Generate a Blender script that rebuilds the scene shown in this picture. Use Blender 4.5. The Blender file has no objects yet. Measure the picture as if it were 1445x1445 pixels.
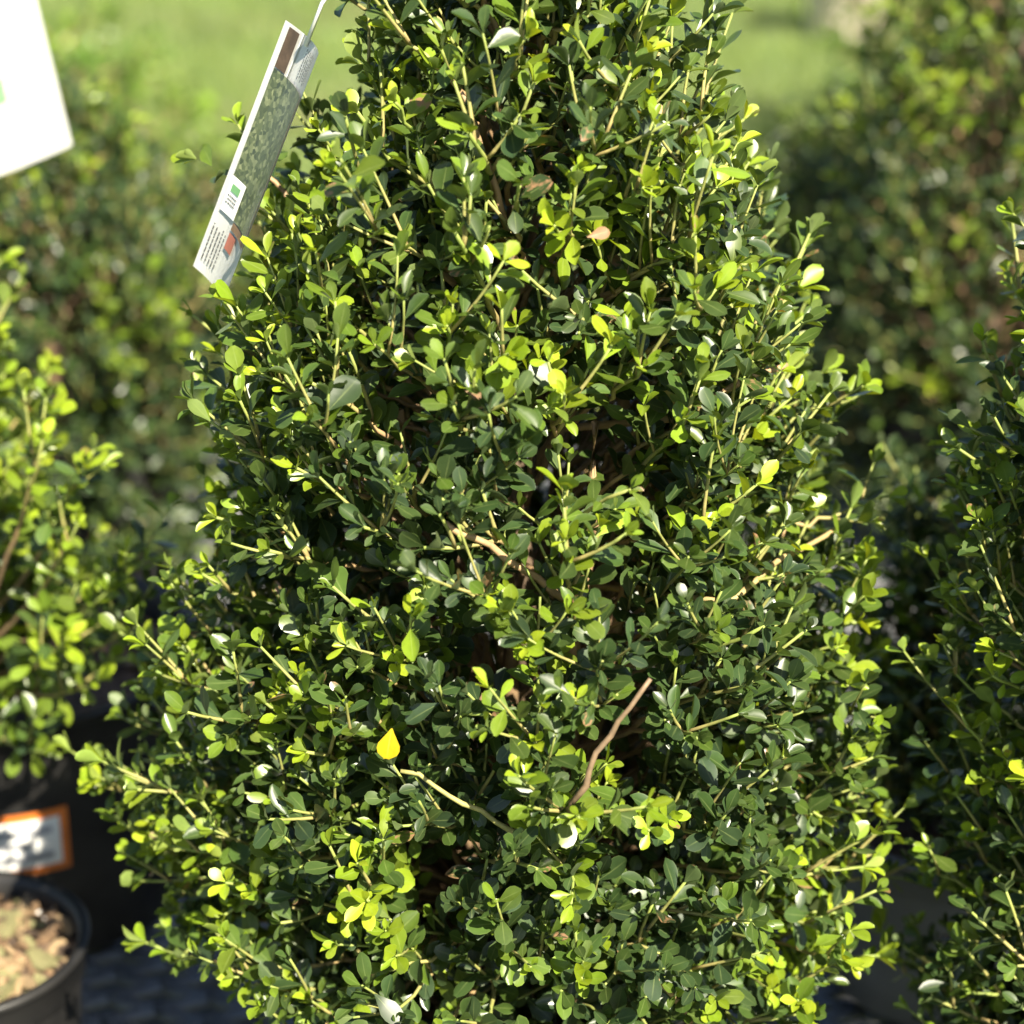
import bpy, bmesh, math, random
import numpy as np
from mathutils import Matrix, Vector

R = math.radians
scene = bpy.context.scene
C = scene.collection

# ------------------------------------------------------------------ camera
F_PX, PX = 2800.0, 1445.0            # focal length and width of the photograph in its own pixels
CAM_Z, PITCH = 0.967, R(23.5)
cam_d = bpy.data.cameras.new('camera')
cam = bpy.data.objects.new('camera', cam_d)
C.objects.link(cam)
cam.location = (0, 0, CAM_Z)
cam.rotation_euler = (R(90) - PITCH, 0, 0)
cam_d.sensor_width = 36.0
cam_d.lens = 36.0 * F_PX / PX
cam_d.clip_start = 0.05
cam_d.clip_end = 400
cam_d.dof.use_dof = True
cam_d.dof.focus_distance = 1.035
cam_d.dof.aperture_fstop = cam_d.lens / 15.0      # 15 mm wide aperture
cam_d.dof.aperture_blades = 0
scene.camera = cam

# ------------------------------------------------------------------ light
SUN = Vector((0.36, -0.60, 0.70)).normalized()    # towards the sun
w = bpy.data.worlds.new('World')
scene.world = w
w.use_nodes = True
nt = w.node_tree
bg = nt.nodes['Background']
sky = nt.nodes.new('ShaderNodeTexSky')
sky.sky_type = 'NISHITA'
sky.sun_disc = False
sky.sun_elevation = math.asin(SUN.z)
sky.sun_rotation = math.atan2(SUN.x, SUN.y)
nt.links.new(sky.outputs[0], bg.inputs[0])
bg.inputs[1].default_value = 0.055
sun_d = bpy.data.lights.new('sun', 'SUN')
sun_d.energy = 5.0
sun_d.angle = R(0.53)
sun_d.color = (1.0, 0.91, 0.74)
sun = bpy.data.objects.new('sun', sun_d)
C.objects.link(sun)
sun.rotation_euler = SUN.to_track_quat('Z', 'Y').to_euler()
sun.location = (2, -2, 4)
scene.view_settings.view_transform = 'Standard'
scene.view_settings.look = 'None'
scene.view_settings.exposure = 1.85
scene.view_settings.gamma = 1.0
scene.cycles.max_bounces = 4
scene.cycles.transmission_bounces = 4
scene.cycles.diffuse_bounces = 3
scene.cycles.caustics_reflective = False
scene.cycles.caustics_refractive = False

# ------------------------------------------------------------------ helpers
CP, SP = math.cos(PITCH), math.sin(PITCH)

def ray(px, py):
    """direction of a photograph pixel in the world"""
    u, v = (px - PX / 2) / F_PX, (PX / 2 - py) / F_PX
    return np.array([u, CP + v * SP, -SP + v * CP])

def at_z(px, py, z):
    d = ray(px, py)
    return np.array([0, 0, CAM_Z]) + d * ((z - CAM_Z) / d[2])

def at_y(px, py, y):
    d = ray(px, py)
    return np.array([0, 0, CAM_Z]) + d * (y / d[1])

def project(P):
    P = np.asarray(P, float)
    q = P - np.array([0, 0, CAM_Z])
    dep = q[..., 1] * CP - q[..., 2] * SP
    up = q[..., 1] * SP + q[..., 2] * CP
    return PX / 2 + F_PX * q[..., 0] / dep, PX / 2 - F_PX * up / dep, dep

def tag(o, label=None, cat=None, group=None, kind=None):
    if label: o['label'] = label
    if cat: o['category'] = cat
    if group: o['group'] = group
    if kind: o['kind'] = kind
    return o

def empty(name, loc):
    o = bpy.data.objects.new(name, None)
    o.empty_display_size = 0.05
    C.objects.link(o)
    o.location = tuple(loc)
    return o

def link(name, me, mat=None, parent=None, loc=None):
    if mat is not None and not me.materials:
        me.materials.append(mat)
    o = bpy.data.objects.new(name, me)
    C.objects.link(o)
    o.parent = parent
    if loc is not None: o.location = tuple(loc)
    return o

def mesh_np(name, V, F, smooth=True):
    """V (n,3), F list of (k,m) index arrays"""
    me = bpy.data.meshes.new(name)
    V = np.asarray(V, np.float32)
    me.vertices.add(len(V)); me.vertices.foreach_set('co', V.ravel())
    loops = np.concatenate([np.asarray(f, np.int32).ravel() for f in F])
    tot = np.concatenate([np.full(len(f), np.asarray(f).shape[1], np.int32) for f in F])
    start = np.concatenate([[0], np.cumsum(tot)[:-1]]).astype(np.int32)
    me.loops.add(len(loops)); me.loops.foreach_set('vertex_index', loops)
    me.polygons.add(len(tot))
    me.polygons.foreach_set('loop_start', start); me.polygons.foreach_set('loop_total', tot)
    me.update(calc_edges=True)
    if smooth: me.polygons.foreach_set('use_smooth', np.ones(len(tot), bool))
    return me

def bm_mesh(name, bm, smooth=False):
    me = bpy.data.meshes.new(name)
    bmesh.ops.recalc_face_normals(bm, faces=bm.faces)
    bm.to_mesh(me); bm.free()
    if smooth:
        for p in me.polygons: p.use_smooth = True
    return me

def add_box(bm, c, s, rot=None):
    r = bmesh.ops.create_cube(bm, size=1.0)
    M = Matrix.Translation(Vector(c)) @ (rot.to_4x4() if rot is not None else Matrix()) @ Matrix.Diagonal((s[0], s[1], s[2], 1))
    bmesh.ops.transform(bm, matrix=M, verts=r['verts'])
    return r['verts']

def lathe(profile, n=64):
    """closed-tube lathe of (r, z) points"""
    P = np.array(profile, float)
    a = np.linspace(0, 2 * np.pi, n, endpoint=False)
    V = np.stack([P[:, None, 0] * np.cos(a), P[:, None, 0] * np.sin(a), np.repeat(P[:, 1:2], n, 1)], -1).reshape(-1, 3)
    F = []
    for i in range(len(P) - 1):
        j = np.arange(n); k = (j + 1) % n
        F.append(np.stack([i * n + j, i * n + k, (i + 1) * n + k, (i + 1) * n + j], 1))
    return V, np.concatenate(F)

# ------------------------------------------------------------------ materials
def new_mat(name):
    m = bpy.data.materials.new(name)
    m.use_nodes = True
    m.node_tree.nodes.clear()
    return m, m.node_tree.nodes, m.node_tree.links

def ramp(nodes, stops):
    r = nodes.new('ShaderNodeValToRGB')
    e = r.color_ramp.elements
    e[0].position, e[0].color = stops[0][0], (*stops[0][1], 1)
    e[1].position, e[1].color = stops[-1][0], (*stops[-1][1], 1)
    for p, c in stops[1:-1]:
        x = e.new(p); x.color = (*c, 1)
    return r

def math_n(nodes, links, op, a, b=None, clamp=False):
    n = nodes.new('ShaderNodeMath'); n.operation = op; n.use_clamp = clamp
    for i, v in enumerate((a, b)):
        if v is None: continue
        if isinstance(v, (int, float)): n.inputs[i].default_value = v
        else: links.new(v, n.inputs[i])
    return n.outputs[0]

def mix_c(nodes, links, fac, a, b, mode='MIX'):
    n = nodes.new('ShaderNodeMix'); n.data_type = 'RGBA'; n.blend_type = mode
    for s, v in ((n.inputs[0], fac), (n.inputs[6], a), (n.inputs[7], b)):
        if isinstance(v, (int, float)): s.default_value = v
        elif isinstance(v, tuple): s.default_value = (*v, 1)
        else: links.new(v, s)
    return n.outputs[2]

def leaf_material(name, stops, trans=0.30, rough=0.29, spots=True):
    m, N, L = new_mat(name)
    out = N.new('ShaderNodeOutputMaterial')
    ag = N.new('ShaderNodeAttribute'); ag.attribute_type = 'GEOMETRY'; ag.attribute_name = 'age'
    ao = N.new('ShaderNodeAttribute'); ao.attribute_type = 'OBJECT'; ao.attribute_name = 'age'
    geo = N.new('ShaderNodeNewGeometry')
    oi = N.new('ShaderNodeObjectInfo')
    rnd = math_n(N, L, 'FRACT', math_n(N, L, 'ADD', geo.outputs['Random Per Island'], math_n(N, L, 'MULTIPLY', oi.outputs['Random'], 7.31)))
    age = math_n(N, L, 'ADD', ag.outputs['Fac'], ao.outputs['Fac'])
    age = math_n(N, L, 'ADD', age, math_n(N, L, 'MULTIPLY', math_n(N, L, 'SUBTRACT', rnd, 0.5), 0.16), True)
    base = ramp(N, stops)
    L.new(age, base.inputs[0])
    # midrib, margin and faint mottling
    uv = N.new('ShaderNodeUVMap'); uv.uv_map = 'UVMap'
    sx = N.new('ShaderNodeSeparateXYZ'); L.new(uv.outputs[0], sx.inputs[0])
    du = math_n(N, L, 'ABSOLUTE', math_n(N, L, 'SUBTRACT', sx.outputs[0], 0.5))
    rib = math_n(N, L, 'SUBTRACT', 1.0, math_n(N, L, 'MULTIPLY', du, 17.0), True)
    rib = math_n(N, L, 'MULTIPLY', rib, math_n(N, L, 'SUBTRACT', 1.0, math_n(N, L, 'MULTIPLY', sx.outputs[1], 0.85)))
    edge = math_n(N, L, 'MULTIPLY', math_n(N, L, 'SUBTRACT', du, 0.45, True), 12.0, True)
    hi = math_n(N, L, 'ADD', math_n(N, L, 'MULTIPLY', rib, 0.75), math_n(N, L, 'MULTIPLY', edge, 0.35), True)
    tc = N.new('ShaderNodeTexCoord')
    no = N.new('ShaderNodeTexNoise'); no.inputs['Scale'].default_value = 3.5; no.inputs['Detail'].default_value = 2
    mapv = N.new('ShaderNodeVectorMath'); mapv.operation = 'ADD'
    L.new(uv.outputs[0], mapv.inputs[0])
    cmb = N.new('ShaderNodeCombineXYZ'); L.new(math_n(N, L, 'MULTIPLY', rnd, 37.0), cmb.inputs[2]); L.new(cmb.outputs[0], mapv.inputs[1])
    L.new(mapv.outputs[0], no.inputs['Vector'])
    col = mix_c(N, L, 1.0, base.outputs[0], mix_c(N, L, no.outputs['Fac'], (0.72, 0.75, 0.7), (1.25, 1.2, 1.15)), 'MULTIPLY')
    hs = N.new('ShaderNodeHueSaturation')
    L.new(col, hs.inputs['Color'])
    L.new(math_n(N, L, 'ADD', 0.488, math_n(N, L, 'MULTIPLY', rnd, 0.022)), hs.inputs['Hue'])
    L.new(math_n(N, L, 'ADD', 0.78, math_n(N, L, 'MULTIPLY', math_n(N, L, 'FRACT', math_n(N, L, 'MULTIPLY', rnd, 13.7)), 0.42)), hs.inputs['Value'])
    hs.inputs['Saturation'].default_value = 1.02
    col = hs.outputs[0]
    pale = mix_c(N, L, 0.55, col, (0.30, 0.36, 0.13))
    col = mix_c(N, L, hi, col, pale)
    if spots:   # a few leaves carry a brown tip or blotch
        sel = math_n(N, L, 'GREATER_THAN', math_n(N, L, 'FRACT', math_n(N, L, 'MULTIPLY', rnd, 91.3)), 0.985)
        bl = math_n(N, L, 'MULTIPLY', math_n(N, L, 'SUBTRACT', math_n(N, L, 'ADD', no.outputs['Fac'], math_n(N, L, 'MULTIPLY', sx.outputs[1], 0.25)), 0.64), 6.0, True)
        col = mix_c(N, L, math_n(N, L, 'MULTIPLY', sel, bl), col, (0.26, 0.15, 0.08))
    under = mix_c(N, L, 0.42, col, (0.17, 0.22, 0.09))
    colf = mix_c(N, L, geo.outputs['Backfacing'], col, under)
    p = N.new('ShaderNodeBsdfPrincipled')
    L.new(colf, p.inputs['Base Color'])
    rg = math_n(N, L, 'ADD', rough, math_n(N, L, 'MULTIPLY', geo.outputs['Backfacing'], 0.25))
    rg = math_n(N, L, 'ADD', rg, math_n(N, L, 'MULTIPLY', math_n(N, L, 'FRACT', math_n(N, L, 'MULTIPLY', rnd, 5.3)), 0.14))
    L.new(rg, p.inputs['Roughness'])
    p.inputs['Specular IOR Level'].default_value = 0.5
    t = N.new('ShaderNodeBsdfTranslucent')
    tcol = mix_c(N, L, 1.0, col, (1.75, 1.55, 0.45), 'MULTIPLY')
    L.new(tcol, t.inputs['Color'])
    mx = N.new('ShaderNodeMixShader'); mx.inputs[0].default_value = trans
    L.new(p.outputs[0], mx.inputs[1]); L.new(t.outputs[0], mx.inputs[2])
    L.new(mx.outputs[0], out.inputs[0])
    return m

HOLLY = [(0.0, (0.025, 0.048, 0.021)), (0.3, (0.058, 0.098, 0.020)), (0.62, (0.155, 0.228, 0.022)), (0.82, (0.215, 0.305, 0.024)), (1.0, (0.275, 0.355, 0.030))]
MAT_LEAF = leaf_material('holly_leaf', HOLLY)
MAT_FAR = leaf_material('far_leaf', [(0.0, (0.045, 0.09, 0.022)), (0.4, (0.09, 0.18, 0.026)), (1.0, (0.24, 0.36, 0.045))], spots=False)
MAT_YELLOW = leaf_material('yellow_leaf', [(0.0, (0.48, 0.37, 0.02)), (1.0, (0.62, 0.50, 0.03))], spots=False)
MAT_BROWN = leaf_material('brown_leaf', [(0.0, (0.17, 0.10, 0.05)), (1.0, (0.28, 0.16, 0.08))], trans=0.12, rough=0.6, spots=False)

def bark_material():
    m, N, L = new_mat('twig_bark')
    out = N.new('ShaderNodeOutputMaterial')
    at = N.new('ShaderNodeAttribute'); at.attribute_name = 'age'
    tc = N.new('ShaderNodeTexCoord')
    no = N.new('ShaderNodeTexNoise'); no.inputs['Scale'].default_value = 160; no.inputs['Detail'].default_value = 5
    L.new(tc.outputs['Object'], no.inputs['Vector'])
    rp = ramp(N, [(0.0, (0.085, 0.062, 0.045)), (0.4, (0.34, 0.225, 0.115)), (0.72, (0.27, 0.25, 0.085)), (1.0, (0.19, 0.25, 0.05))])
    L.new(at.outputs['Fac'], rp.inputs[0])
    c = mix_c(N, L, 1.0, rp.outputs[0], mix_c(N, L, no.outputs['Fac'], (0.45, 0.45, 0.45), (1.5, 1.45, 1.4)), 'MULTIPLY')
    p = N.new('ShaderNodeBsdfPrincipled'); L.new(c, p.inputs['Base Color']); p.inputs['Roughness'].default_value = 0.65
    b = N.new('ShaderNodeBump'); b.inputs['Strength'].default_value = 0.5; b.inputs['Distance'].default_value = 0.001
    L.new(no.outputs['Fac'], b.inputs['Height']); L.new(b.outputs[0], p.inputs['Normal'])
    L.new(p.outputs[0], out.inputs[0])
    return m
MAT_BARK = bark_material()

def plain(name, col, rough=0.6, var=0.25, scale=30.0, bump=0.2, metal=0.0, spec=0.5, second=None, coord='Object', dist=0.002):
    m, N, L = new_mat(name)
    out = N.new('ShaderNodeOutputMaterial')
    tc = N.new('ShaderNodeTexCoord')
    no = N.new('ShaderNodeTexNoise'); no.inputs['Scale'].default_value = scale; no.inputs['Detail'].default_value = 6
    L.new(tc.outputs[coord], no.inputs['Vector'])
    oi = N.new('ShaderNodeObjectInfo')
    c2 = second or tuple(x * (1 + var) for x in col)
    c1 = tuple(x * (1 - var) for x in col)
    cr = ramp(N, [(0.32, c1), (0.68, c2)])
    L.new(no.outputs['Fac'], cr.inputs[0])
    p = N.new('ShaderNodeBsdfPrincipled')
    L.new(cr.outputs[0], p.inputs['Base Color'])
    p.inputs['Roughness'].default_value = rough; p.inputs['Metallic'].default_value = metal
    p.inputs['Specular IOR Level'].default_value = spec
    if bump:
        b = N.new('ShaderNodeBump'); b.inputs['Strength'].default_value = bump; b.inputs['Distance'].default_value = dist
        L.new(no.outputs['Fac'], b.inputs['Height']); L.new(b.outputs[0], p.inputs['Normal'])
    L.new(p.outputs[0], out.inputs[0])
    return m

MAT_POT = plain('black_plastic', (0.012, 0.012, 0.0125), 0.45, 0.35, 22, 0.15, spec=0.35, second=(0.024, 0.023, 0.022))
MAT_GREYPOT = plain('grey_plastic', (0.16, 0.16, 0.165), 0.5, 0.2, 18, 0.15)
MAT_SOIL = plain('potting_soil', (0.075, 0.045, 0.028), 0.95, 0.6, 130, 1.0, second=(0.17, 0.11, 0.07), dist=0.006)
MAT_METAL = plain('galvanised_steel', (0.13, 0.133, 0.137), 0.55, 0.25, 14, 0.1, metal=0.15)
MAT_CARD = plain('white_card', (0.80, 0.80, 0.77), 0.35, 0.03, 60, 0.03)
MAT_INK = plain('dark_ink', (0.05, 0.05, 0.055), 0.5, 0.2, 300, 0)
MAT_RED = plain('red_ink', (0.36, 0.11, 0.07), 0.4, 0.1, 200, 0)
MAT_ORANGE = plain('orange_ink', (0.62, 0.17, 0.03), 0.4, 0.15, 60, 0)
MAT_GREEN = plain('green_ink', (0.13, 0.30, 0.12), 0.4, 0.1, 200, 0)
MAT_GREY = plain('grey_ink', (0.30, 0.31, 0.34), 0.4, 0.4, 90, 0)
MAT_CHIP = [plain('bark_chip_a', (0.17, 0.105, 0.055), 0.85, 0.35, 90, 0.5), plain('bark_chip_b', (0.27, 0.19, 0.10), 0.85, 0.3, 90, 0.5),
            plain('bark_chip_c', (0.07, 0.045, 0.028), 0.9, 0.35, 90, 0.5), plain('dry_leaf_bit', (0.15, 0.14, 0.06), 0.8, 0.3, 90, 0.3)]
MAT_PERLITE = plain('perlite', (0.75, 0.73, 0.68), 0.8, 0.1, 200, 0.2)

def picture_material():
    """printed photograph of a clipped hedge on the hanging tag"""
    m, N, L = new_mat('printed_hedge')
    out = N.new('ShaderNodeOutputMaterial')
    tc = N.new('ShaderNodeTexCoord')
    vo = N.new('ShaderNodeTexVoronoi'); vo.inputs['Scale'].default_value = 420
    L.new(tc.outputs['Object'], vo.inputs['Vector'])
    r = ramp(N, [(0.0, (0.02, 0.03, 0.012)), (0.5, (0.085, 0.105, 0.045)), (1.0, (0.22, 0.24, 0.12))])
    L.new(vo.outputs['Color'], r.inputs[0])
    p = N.new('ShaderNodeBsdfPrincipled'); L.new(r.outputs[0], p.inputs['Base Color']); p.inputs['Roughness'].default_value = 0.35
    L.new(p.outputs[0], out.inputs[0])
    return m
MAT_PICTURE = picture_material()

def ground_material():
    m, N, L = new_mat('lawn')
    out = N.new('ShaderNodeOutputMaterial')
    tc = N.new('ShaderNodeTexCoord')
    n1 = N.new('ShaderNodeTexNoise'); n1.inputs['Scale'].default_value = 0.9; n1.inputs['Detail'].default_value = 4
    n2 = N.new('ShaderNodeTexNoise'); n2.inputs['Scale'].default_value = 60; n2.inputs['Detail'].default_value = 6
    L.new(tc.outputs['Object'], n1.inputs['Vector']); L.new(tc.outputs['Object'], n2.inputs['Vector'])
    a = ramp(N, [(0.3, (0.14, 0.13, 0.06)), (0.45, (0.105, 0.15, 0.036)), (0.62, (0.135, 0.195, 0.042))])
    L.new(n1.outputs['Fac'], a.inputs[0])
    c = mix_c(N, L, 1.0, a.outputs[0], mix_c(N, L, n2.outputs['Fac'], (0.5, 0.5, 0.5), (1.5, 1.5, 1.4)), 'MULTIPLY')
    p = N.new('ShaderNodeBsdfPrincipled'); L.new(c, p.inputs['Base Color']); p.inputs['Roughness'].default_value = 0.9
    b = N.new('ShaderNodeBump'); b.inputs['Distance'].default_value = 0.03; L.new(n2.outputs['Fac'], b.inputs['Height']); L.new(b.outputs[0], p.inputs['Normal'])
    L.new(p.outputs[0], out.inputs[0])
    return m
MAT_LAWN = ground_material()
MAT_GRASS = leaf_material('grass_blade', [(0.0, (0.09, 0.145, 0.032)), (0.6, (0.15, 0.225, 0.045)), (1.0, (0.26, 0.27, 0.11))], trans=0.3, rough=0.5, spots=False)
MAT_GRAVEL = plain('pale_gravel', (0.36, 0.35, 0.33), 0.9, 0.35, 70, 0.8, dist=0.01)
MAT_BLOCK = plain('pale_pink_stone', (0.72, 0.58, 0.52), 0.8, 0.12, 9, 0.3)

# ------------------------------------------------------------------ leaves
def leaf_template(rows, cup, bend, wmax, twist=0.0, wave=0.0, cren=0.0):
    """unit leaf: base at origin, tip at +Y (length 1), upper side +Z; obovate outline"""
    V, UV, F = [], [], []
    for i, t in enumerate(rows):
        hw = wmax * (0.06 + 0.96 * math.sin(math.pi * t ** 1.62) ** 0.74) if 0 < t < 1 else (0.07 * wmax if t == 0 else 0.30 * wmax)
        if cren: hw *= 1 + (cren if i % 2 else -cren)
        z0 = -bend * (t ** 2) + wave * math.sin(t * 6.0)
        for s in (-1, 0, 1):
            zz = z0 + cup * hw * abs(s) + twist * s * t
            V.append((s * hw, t - (0.012 if s == 0 and t == 1 else 0), zz)); UV.append(((s + 1) / 2, t))
    for i in range(len(rows) - 1):
        for j in (0, 1):
            a = i * 3 + j
            F.append((a, a + 1, a + 4, a + 3))
    return np.array(V), np.array(UV), np.array(F)

ROWS_HI = [0, 0.15, 0.33, 0.51, 0.68, 0.83, 0.93, 0.98, 1.0]
ROWS_LO = [0, 0.30, 0.62, 0.88, 1.0]
def variants(rows):
    return [leaf_template(rows, 0.35, 0.10, 0.27, 0.00, 0.0, 0.02), leaf_template(rows, 0.15, -0.10, 0.30, 0.05, 0.01, 0.03),
            leaf_template(rows, 0.55, 0.16, 0.24, -0.04, 0.0, 0.02), leaf_template(rows, -0.12, 0.22, 0.29, 0.02, 0.015, 0.03),
            leaf_template(rows, 0.30, 0.02, 0.335, -0.06, 0.01, 0.03), leaf_template(rows, 0.75, 0.06, 0.25, 0.0, 0.0, 0.02)]
VAR_HI, VAR_LO = variants(ROWS_HI), variants(ROWS_LO)

def mesh_from_template(T, name, mat):
    V, UV, F = T
    me = mesh_np(name, V, [F])
    uvl = me.uv_layers.new(name='UVMap')
    uvl.data.foreach_set('uv', UV[F.ravel()].astype(np.float32).ravel())
    me.materials.append(mat)
    return me
LEAF_MESH = [mesh_from_template(T, 'leaf', MAT_LEAF) for T in VAR_HI]
YELLOW_MESH = mesh_from_template(leaf_template(ROWS_HI, 0.12, 0.08, 0.36, 0.0, 0.0, 0.02), 'yellow_leaf', MAT_YELLOW)

class Leaves:
    def __init__(s): s.o, s.d, s.n, s.L, s.W, s.age, s.var = [], [], [], [], [], [], []
    def add(s, o, d, n, L, W, age, var):
        s.o.append(o); s.d.append(d); s.n.append(n); s.L.append(L); s.W.append(W); s.age.append(age); s.var.append(var)
    def arrays(s):
        s.o, s.d, s.n = (np.concatenate(x) for x in (s.o, s.d, s.n))
        s.L, s.W, s.age, s.var = (np.concatenate(x) for x in (s.L, s.W, s.age, s.var))
        s.d /= np.linalg.norm(s.d, axis=1, keepdims=True)
        s.n -= (s.n * s.d).sum(1, keepdims=True) * s.d
        s.n /= np.linalg.norm(s.n, axis=1, keepdims=True) + 1e-9
        s.x = np.cross(s.d, s.n)

def joined_leaves(lv, idx, templates, name, mat):
    VV, FF, UU, AA = [], [], [], []
    off = 0
    for k, (V, UV, F) in enumerate(templates):
        I = idx[lv.var[idx] == k]
        if not len(I): continue
        P = (lv.o[I][:, None] + V[None, :, 0:1] * (lv.x[I] * lv.W[I, None])[:, None] + V[None, :, 1:2] * (lv.d[I] * lv.L[I, None])[:, None]
             + V[None, :, 2:3] * (lv.n[I] * lv.L[I, None])[:, None])
        nv = len(V)
        f = (F[None] + (np.arange(len(I)) * nv)[:, None, None] + off).reshape(-1, 4)
        off += len(I) * nv
        VV.append(P.reshape(-1, 3)); FF.append(f); UU.append(np.tile(UV[F.ravel()], (len(I), 1))); AA.append(np.repeat(lv.age[I], nv))
    me = mesh_np(name, np.concatenate(VV), [np.concatenate(FF)])
    uvl = me.uv_layers.new(name='UVMap'); uvl.data.foreach_set('uv', np.concatenate(UU).astype(np.float32).ravel())
    at = me.attributes.new('age', 'FLOAT', 'POINT'); at.data.foreach_set('value', np.concatenate(AA).astype(np.float32))
    me.materials.append(mat)
    return me

def tubes(paths, name, sides=6):
    """paths: list of (points (k,3), radii (k,), age (k,)) -> one mesh"""
    VV, FF, AA, off = [], [], [], 0
    ang = np.linspace(0, 2 * np.pi, sides, endpoint=False)
    for P, r, ag in paths:
        P = np.asarray(P, float); k = len(P)
        T = np.gradient(P, axis=0); T /= np.linalg.norm(T, axis=1, keepdims=True) + 1e-9
        ref = np.array([0.31, 0.93, 0.2]) if abs(T[0] @ np.array([0, 0, 1.0])) > 0.9 else np.array([0, 0, 1.0])
        A = np.cross(T, ref); A /= np.linalg.norm(A, axis=1, keepdims=True) + 1e-9
        B = np.cross(T, A)
        rr = np.asarray(r)[:, None, None]
        ring = P[:, None] + rr * (np.cos(ang)[None, :, None] * A[:, None] + np.sin(ang)[None, :, None] * B[:, None])
        VV.append(ring.reshape(-1, 3)); AA.append(np.repeat(np.asarray(ag, float), sides))
        j = np.arange(sides); jn = (j + 1) % sides
        i0 = (off + np.arange(k - 1) * sides)[:, None]
        FF.append(np.stack([i0 + j, i0 + jn, i0 + sides + jn, i0 + sides + j], -1).reshape(-1, 4))
        VV.append(P[[0, -1]]); AA.append(np.array([ag[0], ag[-1]], float))
        c0, c1 = off + k * sides, off + k * sides + 1
        e = off + (k - 1) * sides
        off += k * sides + 2
        caps.setdefault(name, []).append((np.stack([off - k * sides - 2 + jn, off - k * sides - 2 + j, np.full(sides, c0)], 1), np.stack([e + j, e + jn, np.full(sides, c1)], 1)))
    cf = np.concatenate([x for t in caps.pop(name) for x in t])
    me = mesh_np(name, np.concatenate(VV), [np.concatenate(FF), cf])
    at = me.attributes.new('age', 'FLOAT', 'POINT'); at.data.foreach_set('value', np.concatenate(AA).astype(np.float32))
    me.materials.append(MAT_BARK)
    return me
caps = {}

def bez(p0, p1, p2, p3, n):
    t = np.linspace(0, 1, n)[:, None]
    return (1 - t) ** 3 * p0 + 3 * (1 - t) ** 2 * t * p1 + 3 * (1 - t) * t * t * p2 + t ** 3 * p3

def unit(v):
    v = np.asarray(v, float); return v / (np.linalg.norm(v) + 1e-12)

UPV = np.array([0, 0, 1.0])

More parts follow.
